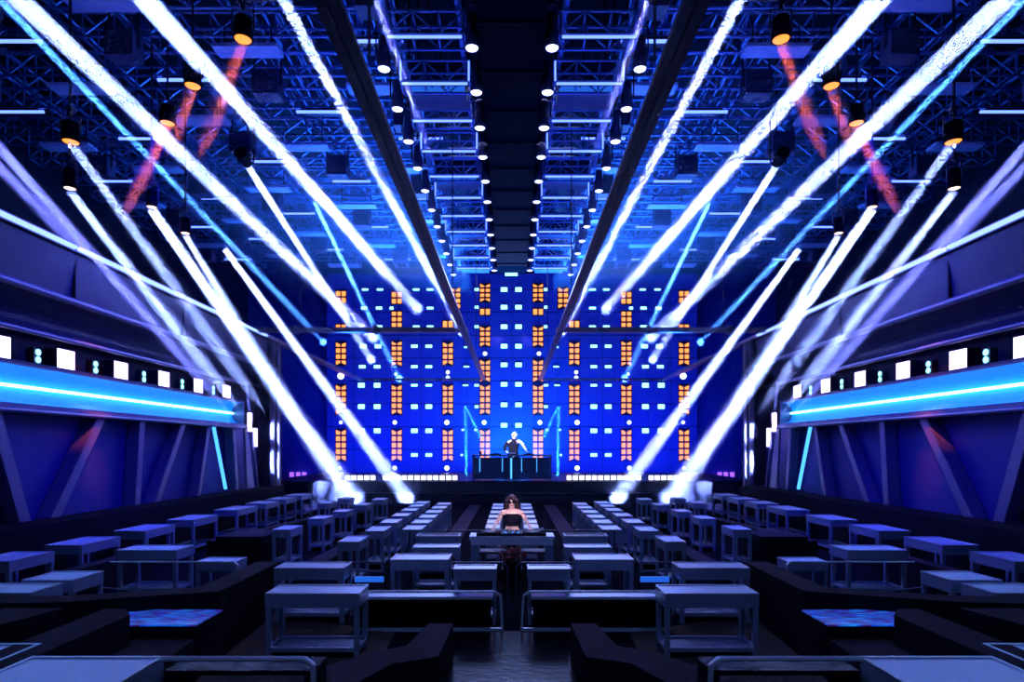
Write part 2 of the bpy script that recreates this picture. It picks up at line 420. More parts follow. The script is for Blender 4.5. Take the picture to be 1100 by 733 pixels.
for s in (-1, 1):
    for cx, lst in segs.items():
        for k, (y0, y1, n) in enumerate(lst):
            h = (y1 - y0) * U
            f_, c_ = led_panel(n, h)
            mx = cx if s == -1 else {366: 735, 426: 673, 481: 617, 489: 605, 521: 578}[cx]
            o = thing('orange_cell_light', 'orange LED strip light, %s from the bottom in the %s column on the %s' % (ORD[k], colname[cx], SIDE[s]), 'light panel', (SX(mx), SD, SZ(y1)), 0, 'orange LED panels on the LED wall')
            obj('led_cells', c_, obj('housing', f_, o))
    # round lamps
    for k, (px, py, r) in enumerate([(366, 404, .16), (365, 503, .07), (424, 454, .10), (424, 503, .10), (366, 454, .08), (481, 400, .09), (481, 406, .10), (480, 454, .12), (480, 503, .12), (521, 380, .10), (520, 454, .11), (425, 402, .06), (300+216, 500, .05)]):
        mx = px if s == -1 else 1100 - px
        o = thing('round_lamp', 'round blue-white lamp, %s in the list of the %s half of the LED wall' % (ORD[k], SIDE[s]), 'lamp', (SX(mx), SD, SZ(py)), 0, 'round lamps on the LED wall')
        o['label'] = 'round blue-white lamp on %s half of LED wall, %s' % (SIDE[s], ['large, beside outer end bar', 'bottom of outermost column', 'second column between lowest panels', 'bottom of second column', 'outermost column between lowest panels',
            'upper of a touching pair', 'lower of a touching pair', 'third column between lowest panels', 'bottom of third column', 'innermost column below upper panels', 'innermost column between lowest panels', 'small, top of second column panel', 'small, beside the booth foot'][k])
        me = MB().tube((0, 0.10, 0), (0, 0.03, 0), r * 1.15, 14).mesh('housing', 'dark_metal'); obj('housing', me, o)
        me = MB().ball((0, 0.02, 0), r, 12, 6, (1, .3, 1)).mesh('lens', 'dot_led'); obj('lens', me, o)
rects = []
for y in (414, 437, 463): rects += [(388, y, 7, 5), (405, y, 7, 5)]
rects += [(389, 394, 7, 3.4), (405, 394, 7, 3.4), (390, 372, 7, 4), (406, 372, 7, 4), (407, 351, 7, 3), (391, 331, 6.5, 3), (407, 331, 6.5, 3), (392, 311, 6.5, 2), (408, 311, 6.5, 2)]
for y, hh in ((414, 2.6), (437, 4.6), (463, 4.6), (489, 3.6), (394, 3), (372, 3.2), (351, 2.6), (331, 2.6), (311, 2)): rects += [(445 if y > 360 else 447, y, 7, hh), (460.5 if y > 360 else 462, y, 7, hh)]
rects += [(420.5, 331, 4, 3), (500, 414, 6, 1.6), (512, 414, 5, 2.4), (512, 437, 4, 3), (497, 462, 2.5, 2), (511, 462, 3, 2), (496, 489, 2.4, 2), (501, 394, 6, 1.6), (501, 373, 5, 1.6), (512, 311, 4.4, 3), (512, 330, 4, 3), (512, 351, 4.4, 3)]
for y in (311, 330, 351, 372, 392, 413, 435, 457): rects.append((541.5, y, 7, 4.6))
rects += [(546, 294, 7, 4.6), (542, 295+186, 0, 0)]
rects = [r for r in rects if r[2] > 0]
byrow = {}
for r in rects: byrow.setdefault(r[1], []).append(r)
rowid = {y: i for i, y in enumerate(sorted(byrow))}
rcache = {}
for s in (-1, 1):
    for y, rr in byrow.items():
        rr.sort(reverse=True)
        for k, (px, py, ww, hh) in enumerate(rr):
            key = (ww, hh)
            if key not in rcache:
                a, b = ww * U / 2, hh * U / 2
                rcache[key] = (MB().box(-a - .02, a + .02, 0.04, 0.1, -b - .02, b + .02).mesh('housing', 'dark_metal'),
                               MB().box(-a, a, 0.015, 0.05, -b, b).mesh('led_face', 'cyan_led'))
            mx = px if s == -1 else (1098.5 - px)
            o = thing('led_tile', 'small cyan rectangular light, row %s from the top, %s from the middle on the %s' % (ORD[rowid[y]], ORD[k], SIDE[s]), 'light', (SX(mx), SD, SZ(py)), 0, 'cyan rectangles on the LED wall')
            obj('led_face', rcache[key][1], obj('housing', rcache[key][0], o))

# purple uplights in the wings
for s in (-1, 1):
    for k, px in enumerate((311, 318, 324.5)):
        x_ = SX(px if s == -1 else 1100 - px)
        o = thing('wing_uplight', 'purple glowing uplight in the %s stage wing, %s from the outside' % (SIDE[s], ORD[k]), 'light', (x_, 29.3, 0), 0, 'purple uplights in the wings')
        obj('stand', MB().box(-.12, .12, -.1, .1, 0, .3).mesh('stand', 'black'), o)
        obj('light_tube', MB().tube((0, 0, .3), (0, 0, .75), .1, 10).mesh('light_tube', 'purple_led'), o)

# ---------------------------------------------------------------- stage, booth
st = MB().box(-8.9, 8.9, 21.3, 29.2, 0, 0.75).box(-5.5, 5.5, 20.9, 21.3, 0, 0.35)
struct('floor_stage', st.mesh('stage', 'stage'), 'raised dark stage with one step in front of the LED wall', 'stage')
struct('trim_7', MB().box(-3.6, 3.6, 20.86, 20.9, 0.32, 0.37).mesh('trim', 'frame_metal'), 'thin metal nosing on the stage step', 'trim')
t = thing('dj_booth', 'wide dark glossy DJ booth standing on the stage', 'booth', (0, 22.0, 0.75))
obj('front_panel', MB().box(-1.36, 1.36, 0.02, 0.06, 0.03, 0.82).mesh('front_panel', 'booth'), t)
obj('side_panel', MB().box(-1.44, -1.36, 0, 0.8, 0, 0.86).mesh('side_panel', 'post'), t)
obj('side_panel', MB().box(1.36, 1.44, 0, 0.8, 0, 0.86).mesh('side_panel', 'post'), t)
obj('top', MB().box(-1.46, 1.46, -0.02, 0.82, 0.86, 0.92).mesh('top', 'tray_metal'), t)
for xx, ww in ((-1.17, .012), (-.35, .01), (-.03, .03), (.35, .01), (.9, .008)):
    obj('light_strip', MB().box(xx - ww, xx + ww, 0.0, 0.02, .05 if ww > .02 else .3, 0.8).mesh('light_strip', 'neon'), t)
# equipment on the booth
def turntable(name, label, loc, group, z=0):
    t = thing(name, label, 'turntable', loc, 0, group)
    obj('base', MB().box(-.2, .2, -.16, .16, 0, .03).mesh('base', 'black'), t)
    obj('platter', MB().lathe([(.13, .03), (.13, .045), (.05, .05)], n=20).mesh('platter', 'dark_metal'), t)
    obj('tone_arm', MB().tube((.16, .12, .05), (.16, .12, .085), .014, 8).tube((.16, .12, .08), (.09, -.06, .075), .006, 6).mesh('tone_arm', 'chrome'), t)
    return t
def mixer(label, loc):
    t = thing('dj_mixer', label, 'mixer', loc)
    obj('body', MB().box(-.16, .16, -.17, .17, 0, .045).mesh('body', 'shelf_metal'), t)
    for i in range(4):
        for j in range(3):
            obj('knob', MB().lathe([(.014, .045), (.012, .07)], (-.11 + i * .073, .02 + j * .055, 0), 8).mesh('knob', 'chrome'), t)
    obj('fader', MB().box(-.1, -.08, -.13, -.09, .045, .055).box(.0, .02, -.10, -.06, .045, .055).box(.08, .1, -.14, -.10, .045, .055).mesh('fader', 'neon'), t)
    return t
turntable('turntable', 'dark turntable left of the DJ on the stage booth', (-.62, 22.35, 1.67), 'decks on the stage booth')
turntable('turntable', 'dark turntable right of the DJ on the stage booth', (.62, 22.35, 1.67), 'decks on the stage booth')
mixer('small mixer in front of the DJ on the stage booth', (0, 22.3, 1.67))
for k, (xx, c_) in enumerate(((-1.0, 'pale_sleeve'), (-1.15, 'flower'))):
    obj('cup', MB().lathe([(.035, 0), (.045, .13), (.04, .13), (.03, .02)], n=12).mesh('cup', c_), None, (xx, 22.2, 1.67), label=['pale cup on the left end of the stage booth', 'dark red cup on the left end of the stage booth'][k], category='cup', group='cups on the stage booth')

# footlights
me_h = MB().box(-.105, .105, -.06, .08, 0, .22).mesh('housing', 'dark_metal')
me_l = MB().box(-.085, .085, -.075, -.055, .03, .19).mesh('led_face', 'foot_led')
for s in (-1, 1):
    k = 0
    for i in range(18):
        if i == 5: continue
        px = 374 + i * 6.75
        o = thing('footlight', '%s square white footlight from the outer end of the %s row' % (ORD[k], SIDE[s]), 'light', (s * (550 - px) * 21.6 / F, 21.6, .75), 0, 'square footlights along the stage edge')
        obj('led_face', me_l, obj('housing', me_h, o)); k += 1

# ---------------------------------------------------------------- light beams (area lamps inside haze meshes shaped like the beams)
HZ = []
def beam(p0, p1, r0, r1, col, E, label, thick=False, fade=False, cat='light beam', widen=1.9):
    p0, p1 = V(p0), V(p1); d = p1 - p0; L = d.length
    q = d.to_track_quat('Z', 'Y'); n = 20
    if fade:      # beam's fade is put into the shape: haze mesh narrows to a tip
        a, b_ = r0 * 1.3, r0 * 1.3 + (r1 * widen - r0 * 1.3) * .6
        mb = MB().lathe([(a, .03), (b_, L * .6), (b_ * .85, L * .8), (b_ * .5, L), (.004, L * 1.15)], n=n)
    else:
        mb = MB().tube((0, 0, 0.03), (0, 0, L), r0 * 1.3, n, r1 * widen)
    o = obj('light_beam', mb.mesh('light_beam', 'thick_haze' if thick else 'haze'), None, label=label, category=cat, group='light beams')
    o.location = p0; o.rotation_mode = 'QUATERNION'; o.rotation_quaternion = q
    l = bpy.data.lights.new('beam_lamp', 'AREA'); l.shape = 'DISK'; l.size = 2 * r0
    l.spread = 2 * math.atan((r1 * widen - r0) / L)
    l.energy = E; l.color = col
    lo = bpy.data.objects.new('beam_lamp', l); COL.objects.link(lo); lo.location = p0
    lo.rotation_mode = 'QUATERNION'; lo.rotation_quaternion = (-d).to_track_quat('Z', 'Y')
WHITE = (0.26, 0.36, 1.0); PALE = (0.17, 0.20, 1.0); SKY = (0.06, 0.25, 1.0); AMB = (1.0, 0.13, 0.015); CY = (0.03, 0.40, 1.0)
BE = 0.4
# name, (px,py,d) start, (px,py,d) end, r0, r1, colour, energy
beams = [
 ('thin pale blue beam from the top corner', (-75, -80, 6.4), (345, 365, 29), .045, .12, SKY, 160),
 ('broad white beam from top edge ending at the outer LED column', (-52, -70, 6.2), (400, 362, 28.9), .12, .19, WHITE, 480),
 ('widest white beam from the top edge', (60, -110, 6.2), (447, 331, 28.9), .14, .20, WHITE, 700),
 ('white beam from top edge running along the dark frame', (254, -95, 6.6), (496, 356, 28.9), .075, .15, WHITE, 360),
 ('short pale beam falling beside the inner trusses', (372, -90, 5.4), (460, 158, 9.7), .03, .04, PALE, 16),
 ('white beam starting in mid rig beside a black lamp', (266, 178, 13.5), (398, 385, 28.9), .08, .14, WHITE, 330),
 ('thin pale beam below the bright rig', (338, 218, 17), (428, 405, 28.9), .06, .12, SKY, 260),
 ('long beam from the picture edge passing below the warm spots', (-60, 90, 7.4), (226, 420, 13.3), .06, .12, PALE, 210),
 ('white beam from a warm spot to the square lights', (75, 205, 9.0), (245, 425, 14.2), .06, .15, WHITE, 340),
 ('violet beam low at the picture edge', (-60, 118, 8.9), (108, 292, 10.2), .07, .09, PALE, 24),
 ('white beam from an amber spot crossing the upper wall', (77, 154, 9.0), (272, 425, 15.7), .07, .16, WHITE, 400),
 ('big white beam landing at the side of the stage front', (163, 224, 10.5), (374, 527, 20.5), .085, .25, WHITE, 1500),
 ('thin white beam beside the big one', (199, 252, 11.8), (330, 470, 18), .06, .22, WHITE, 500),
 ('white beam landing beside the stage step', (241, 267, 12.6), (434, 531, 20.8), .06, .19, WHITE, 850),
 ('amber beam from the highest amber spot', (261, 43, 8.1), (218, 158, 8.6), .07, .09, AMB, 22),
 ('amber beam from the second amber spot', (207, 93, 9.1), (182, 158, 9.3), .07, .09, AMB, 18),
 ('amber beam from the third amber spot', (180, 133, 10.1), (138, 222, 10.6), .07, .10, AMB, 22),
 ('upright cyan beam rising beside the stage booth', (501, 512, 21.7), (500, 437, 21.7), .05, .06, CY, 20),
 ('slanted cyan beam beside the stage booth', (501, 438, 21.9), (516, 470, 21.9), .04, .06, CY, 14),
]
for s in (-1, 1):
    for nm, a, b_, r0, r1, col, E in beams:
        p0, p1 = P(*a), P(*b_)
        if s == 1:
            p0.x *= -1; p1.x *= -1
        beam(p0, p1, r0, r1, col, E * BE * (0.95 if E > 350 else 0.85 if E > 25 else 1.3), '%s, %s side' % (nm, SIDE[s]), thick=E < 25, fade=any(k in nm for k in ('corner', 'below the warm', 'square lights', 'low at the', 'crossing', 'beside the big', 'amber beam', 'short pale')))

# ---------------------------------------------------------------- ceiling rig
def truss_mesh(L, hh=0.3, r=0.022, n=None, name='truss'):
    mb = MB(); n = n or max(2, int(L / 0.55)); q = hh / 2
    for yy in (-q, q):
        for zz in (0, hh): mb.tube((-L/2, yy, zz), (L/2, yy, zz), r, 6)
    for i in range(n + 1):
        x_ = -L/2 + L * i / n
        for yy in (-q, q): mb.tube((x_, yy, 0), (x_, yy, hh), r * .6, 4)
        mb.tube((x_, -q, 0), (x_, q, 0), r * .6, 4); mb.tube((x_, -q, hh), (x_, q, hh), r * .6, 4)
        if i < n:
            x2 = -L/2 + L * (i + 1) / n
            for yy in (-q, q):
                a, b_ = (0, hh) if i % 2 == 0 else (hh, 0)
                mb.tube((x_, yy, a), (x2, yy, b_), r * .6, 4)
    return mb
ZR = CZ + 6.0
inner = truss_mesh(1.15, .34, .024, 3).mesh('truss', 'truss')
drop = MB()
rows = [9.0 + 1.13 * i for i in range(-2, 11)]
hang = MB().tube((-.45, 0, .3), (-.45, 0, CEIL - ZR), .015, 5).tube((.45, 0, .3), (.45, 0, CEIL - ZR), .015, 5).mesh('hanger', 'dark_metal')
bat = MB().tube((-.54, -.2, -.03), (.54, -.2, -.03), .020, 8).mesh('light_tube', 'batten_led')
batc = MB().box(-.56, .56, -.185, -.165, -.05, .02).mesh('channel', 'dark_metal')
side_b = MB().tube((-.56, -.2, 0.02), (-.56, -.2, .34), .016, 6).tube((.56, -.2, .02), (.56, -.2, .34), .016, 6).mesh('light_tube', 'batten_led')
cab = MB().box(-.48, .48, -.2, .3, .02, .62).mesh('body', 'cabinet')
cabl = MB().box(-.46, .46, -.215, -.2, .04, .16).mesh('light_panel', 'screen_glow')
cabh = MB().tube((-.1, -.25, .1), (-.1, -.25, .35), .015, 6).tube((.1, -.25, .1), (.1, -.25, .35), .015, 6).tube((-.1, -.25, .35), (.1, -.25, .35), .015, 6).mesh('bracket', 'black')
def par_meshes(lensmat, r=.105, sfx=''):
    h = MB().lathe([(r * .55, .52), (r * .8, .5), (r * .85, .30), (r * 1.0, .28), (r * 1.05, .02), (r * .95, 0), (r * .85, .03)], n=16)
    for zz in (.34, .38, .42, .46): h.lathe([(r * .92, zz), (r * .92, zz + .015)], n=16)
    l = MB().ball((0, 0, .02), r * .9, 16, 8, (1, 1, .35))
    y = MB().tube((-r * 1.2, 0, .2), (-r * 1.2, 0, .68), .014, 5).tube((r * 1.2, 0, .2), (r * 1.2, 0, .68), .014, 5).tube((-r * 1.2, 0, .68), (r * 1.2, 0, .68), .014, 5)
    y.tube((-r * 1.2, 0, .2), (-r * .9, 0, .2), .014, 5).tube((r * 1.2, 0, .2), (r * .9, 0, .2), .014, 5)
    c = MB().tube((0, 0, .66), (0, 0, .84), .03, 8).box(-.05, .05, -.05, .05, .78, .86)
    return (h.mesh('housing', 'frame_metal' if lensmat == 'lens' else 'black'), l.mesh('lens', lensmat), y.mesh('yoke', 'dark_metal'), c.mesh('clamp', 'dark_metal'))
def spot(meshes, loc, label, group, name='hanging_spotlight', rod=0, tilt=None, scale=1):
    o = thing(name, label, 'spotlight', loc, 0, group)
    hh_ = obj('housing', meshes[0], o); obj('lens', meshes[1], hh_); obj('yoke', meshes[2], o); obj('clamp', meshes[3], o)
    if rod: obj('hanging_rod', MB().tube((0, 0, .8), (0, 0, .8 + rod), .016, 6).mesh('hanging_rod', 'dark_metal'), o)
    if scale != 1: o.scale = scale if isinstance(scale, tuple) else (scale,) * 3
    return o
PAR = par_meshes('lens'); AMBER = par_meshes('amber_lens', .12); WARM = par_meshes('warm_lens', .085)
for s in (-1, 1):
    sd = SIDE[s]
    for i, y in enumerate(rows):
        o = thing('ceiling_truss', '%s short glowing truss from the camera in the %s centre bay' % (ORD[i], sd), 'truss', (s * 1.27, y, ZR + .05), 0, 'short trusses in the centre bays')
        obj('truss_frame', inner, o); obj('hanger', hang, o)
        o2 = thing('led_batten', 'bright blue LED batten under the %s short truss from the camera on the %s' % (ORD[i], sd), 'light', (s * 1.27, y, ZR + .02), 0, 'LED battens in the centre bays')
        obj('light_tube', bat, o2); obj('channel', batc, o2)
        if i % 2 == 1: obj('side_tube', side_b, o2)
        if i % 3 == 0:
            o3 = thing('hanging_cabinet', 'dark blue box hung behind the %s short truss from the camera on the %s' % (ORD[i], sd), 'cabinet', (s * 1.27, y + .5, ZR + .1), 0, 'dark cabinets in the centre bays')
            obj('body', cab, o3); obj('light_panel', cabl, o3); obj('bracket', cabh, o3)
            obj('hanging_rod', MB().tube((-.4, .05, .6), (-.4, .05, CEIL - ZR - .1), .015, 5).tube((.4, .05, .6), (.4, .05, CEIL - ZR - .1), .015, 5).mesh('hanging_rod', 'dark_metal'), o3)
        if i > 1:
            for xx, nm in ((.60, 'inner'), (2.02, 'outer')):
                spot(PAR, (s * xx, y + (0.05 if xx < 1 else .55), ZR - .02), '%s white spotlight from the camera in the %s line of the %s centre bay' % (ORD[i - 2], nm, sd), 'white spotlights in the centre bays', rod=CEIL - ZR - .8, scale=1 if i < 5 else .95)
    # rail carrying the bay
    for xx, nm in ((.80, 'inner'), (1.86, 'outer')):
        mb = MB().box(-.03, .03, 5.5, 21.5, 0, .06).box(-.03, .03, 5.5, 21.5, .3, .36)
        for k in range(30): mb.tube((0, 5.6 + k * .54, .05), (0, 5.87 + k * .54, .3), .015, 4).tube((0, 5.87 + k * .54, .3), (0, 6.14 + k * .54, .05), .015, 4)
        obj('rail_truss', mb.mesh('rail_truss', 'truss'), None, (s * xx, 0, ZR + .42), label='long %s ladder rail above the short trusses of the %s centre bay' % (nm, sd), category='truss', group='ladder rails in the centre bays')

for s in (-1, 1):
    mb = MB().box(s * 1.5, s * 8.2, 14.0, 22.5, 7.6, 11.4)
    obj('haze', mb.mesh('haze', 'rig_haze'), None, label='blue haze hanging in the far rig over the %s wing' % SIDE[s], category='haze', kind='stuff')
# central duct
t = thing('ceiling_duct', 'long black duct down the middle of the ceiling', 'duct', (0, 0, ZR + .1))
obj('body', MB().box(-.5, .5, 2, 21, 0, 1.5).mesh('body', 'black'), t)
fl = MB().box(-.53, .53, 0, .04, -.02, 1.5).mesh('joint_flange', 'black_block')
for k in range(16): obj('joint_flange', fl, t, (0, 3 + k * 1.13, 0))
for s in (-1, 1):
    obj('hanger', MB().tube((s * .45, 4, 1.5), (s * .45, 4, CEIL - ZR - .1), .02, 5).tube((s * .45, 19, 1.5), (s * .45, 19, CEIL - ZR - .1), .02, 5).mesh('hanger', 'dark_metal'), t)

# wing trusses
wing = truss_mesh(10.0, .42, .03, 18).mesh('truss', 'truss')
wh = MB().tube((0, 0, .4), (0, 0, CEIL - ZR - 1.15), .014, 5)
wh = wh.mesh('hanger', 'dark_metal')
long_t = truss_mesh(20.0, .5, .035, 26).mesh('truss', 'truss')
pan = MB().box(-.55, .55, -.16, .16, 0, .06).mesh('body', 'rig_panel')
pan_r = MB().tube((-.4, 0, .06), (-.4, 0, .5), .012, 5).tube((.4, 0, .06), (.4, 0, .5), .012, 5).tube((-.41, 0, .3), (.41, 0, .3), .012, 5).mesh('bracket', 'dark_metal')
bx = MB().box(-.24, .24, -.16, .16, .1, .55).box(-.2, .2, -.18, -.16, .15, .34).mesh('body', 'cabinet')
bxr = MB().box(-.26, -.24, -.03, .03, .3, .9).box(.24, .26, -.03, .03, .3, .9).box(-.26, .26, -.02, .02, .6, .63).mesh('bracket', 'dark_metal')
wp = MB().tube((-.5, 0, 0), (.5, 0, 0), .03, 8).mesh('light_tube', 'batten_led')
for s in (-1, 1):
    sd = SIDE[s]
    for i in range(17):
        y = 5.2 + 1.1 * i
        o = thing('cross_truss', '%s wide cross truss from the camera over the %s wing' % (ORD[i], sd), 'truss', (s * 6.9, y, ZR + 1.15), 0, 'wide cross trusses over the wings')
        obj('truss_frame', wing, o)
        for x_ in (-4.2, 0, 4.2): obj('hanger', wh, o, (x_, 0, 0))
        rnd = random.Random(i)
        for k in range(5):
            x_ = 2.3 + 2.0 * k + rnd.uniform(-.4, .4)
            kind = (i + k) % 3
            if i < 2: continue
            if kind == 0:
                o = thing('flat_rig_light', 'pale flat panel under %s wide truss from camera, %s from middle, %s' % (ORD[i], ORD[k], sd), 'panel', (s * x_, y - .4, ZR + .75), 0, 'pale flat panels in the wing rig')
                obj('body', pan, o); obj('bracket', pan_r, o)
            elif kind == 1:
                o = thing('rig_speaker', 'dark box under %s wide truss from camera, %s from middle, %s' % (ORD[i], ORD[k], sd), 'speaker', (s * x_, y - .5, ZR + .45), 0, 'dark boxes in the wing rig')
                obj('body', bx, o); obj('bracket', bxr, o)
            else:
                spot(PAR, (s * x_, y - .4, ZR - .5), 'spotlight under the %s wide truss from the camera, %s from the middle, %s wing' % (ORD[i], ORD[k], sd), 'white spotlights in the wing rig', scale=.85) if False else None
                o = thing('wing_batten', 'blue batten under %s wide truss from camera, %s from middle, %s' % (ORD[i], ORD[k], sd), 'light', (s * x_, y - .2, ZR + 1.07), 0, 'blue battens in the wing rig')
                obj('light_tube', wp, o); obj('bracket', MB().box(-.4, .4, -.03, .2, .02, .07).mesh('bracket', 'dark_metal'), o)
    for k, x_ in enumerate((2.6, 4.6, 6.6, 8.6, 10.6)):
        o = thing('long_truss', 'long truss running towards the stage, %s from the middle over the %s wing' % (ORD[k], sd), 'truss', (s * x_, 15.5, ZR + 1.62), PI / 2, 'long trusses over the wings')
        obj('truss_frame', long_t, o)
        obj('hanger', MB().tube((-7, 0, .5), (-7, 0, CEIL - ZR - 1.62), .02, 5).tube((7, 0, .5), (7, 0, CEIL - ZR - 1.62), .02, 5).mesh('hanger', 'dark_metal'), o)

# amber and warm spots
am = [('highest amber spotlight', AMBER, (261, 43, 8.1)), ('second highest amber spotlight', AMBER, (207, 93, 9.1)), ('third highest amber spotlight', AMBER, (180, 133, 10.1)),
      ('amber spotlight nearest the side wall', AMBER, (76, 153, 9.0)), ('warm white spotlight nearest the side wall', WARM, (75, 203, 9.0)), ('warm white spotlight below the amber ones', WARM, (163, 223, 10.5)),
      ('small warm white spotlight lowest in the rig', WARM, (199, 251, 11.8))]
for s in (-1, 1):
    for nm, ms, a in am:
        p = P(*a); p.x *= -s
        o = spot(ms, p + V((0, 0, .0)), '%s in the %s wing' % (nm, SIDE[s]), 'coloured spotlights in the wings', rod=(CEIL - p.z) / .6 - .8, scale=(1, 1, .6))

# black lamp bodies where a mid-rig beam begins
for s in (-1, 1):
    p = P(266, 176, 13.5); p.x *= -s
    o = thing('moving_head_lamp', 'black moving head lamp with a white beam in the %s rig' % SIDE[s], 'spotlight', p, 0)
    q = (P(398, 385, 28.9) - P(266, 178, 13.5)); q.x *= -s; q.normalize()
    obj('head', MB().tube(tuple(-q * .42), tuple(-q * .02), .14, 14, .11).mesh('head', 'black'), o)
    obj('yoke', MB().tube((0, 0, .15), (0, 0, .35), .1, 10).tube((-.16, -.1, -.05), (-.16, 0, .25), .02, 6).tube((.16, -.1, -.05), (.16, 0, .25), .02, 6).box(-.18, .18, -.08, .08, .24, .32).mesh('yoke', 'dark_metal'), o)
    obj('hanging_rod', MB().tube((0, 0, .3), (0, 0, CEIL - p.z), .02, 6).mesh('hanging_rod', 'dark_metal'), o)

# ---------------------------------------------------------------- tray tables
tcache = {}
def table(w_, d_, h_, x_, y_, label, group, name='serving_table', dark=False, z=0):
    """w_ along x, d_ along y; x_ = centre, y_ = front face"""
    key = (round(w_, 2), round(d_, 2), round(h_, 2), dark)
    if key not in tcache:
        a, b = w_ / 2, d_ / 2
        top = MB().box(-a + .012, a - .012, -b + .012, b - .012, h_ - .03, h_ - .004)
        ap = MB(); H0 = h_ - .125 if h_ > .4 else h_ - .09
        ap.box(-a, a, -b, -b + .014, H0, h_).box(-a, a, b - .014, b, H0, h_).box(-a, -a + .014, -b + .014, b - .014, H0, h_).box(a - .014, a, -b + .014, b - .014, H0, h_)
        rim = MB().box(-a - .003, a + .003, -b - .003, -b + .016, h_, h_ + .006).box(-a - .003, a + .003, b - .016, b + .003, h_, h_ + .006)
        rim.box(-a - .003, -a + .016, -b + .016, b - .016, h_, h_ + .006).box(a - .016, a + .003, -b + .016, b - .016, h_, h_ + .006)
        shp = MB().box(-a + .03, a - .03, -b + .02, b - .02, .085, .10)
        sh = MB().box(-a + .03, a - .03, -b + .004, -b + .02, .08, .118).box(-a + .03, a - .03, b - .02, b - .004, .08, .118).box(-a + .004, -a + .02, -b + .03, b - .03, .08, .118).box(a - .02, a - .004, -b + .03, b - .03, .08, .118)
        legs = []
        lw = .045 if w_ > .5 or d_ > .5 else .035
        for sx in (-1, 1):
            for sy in (-1, 1):
                x0 = -a + .004 if sx < 0 else a - .004 - lw; y0 = -b + .004 if sy < 0 else b - .004 - lw
                legs.append(MB().box(x0, x0 + lw, y0, y0 + lw, 0, H0 + .01).mesh('leg', 'tray_metal'))
        tcache[key] = ([('tabletop', top.mesh('tabletop', 'dark_metal' if dark else 'tray_top')), ('apron', ap.mesh('apron', 'tray_metal')), ('rim', rim.mesh('rim', 'chrome')),
                        ('shelf', shp.mesh('shelf', 'shelf_metal')), ('shelf_rim', sh.mesh('shelf_rim', 'tray_metal'))] + [('leg', l) for l in legs])
    o = thing(name, label, 'table', (x_, y_ + d_ / 2, z), 0, group)
    for nm, me in tcache[key]: obj(nm, me, o)
    return o
TH = .6
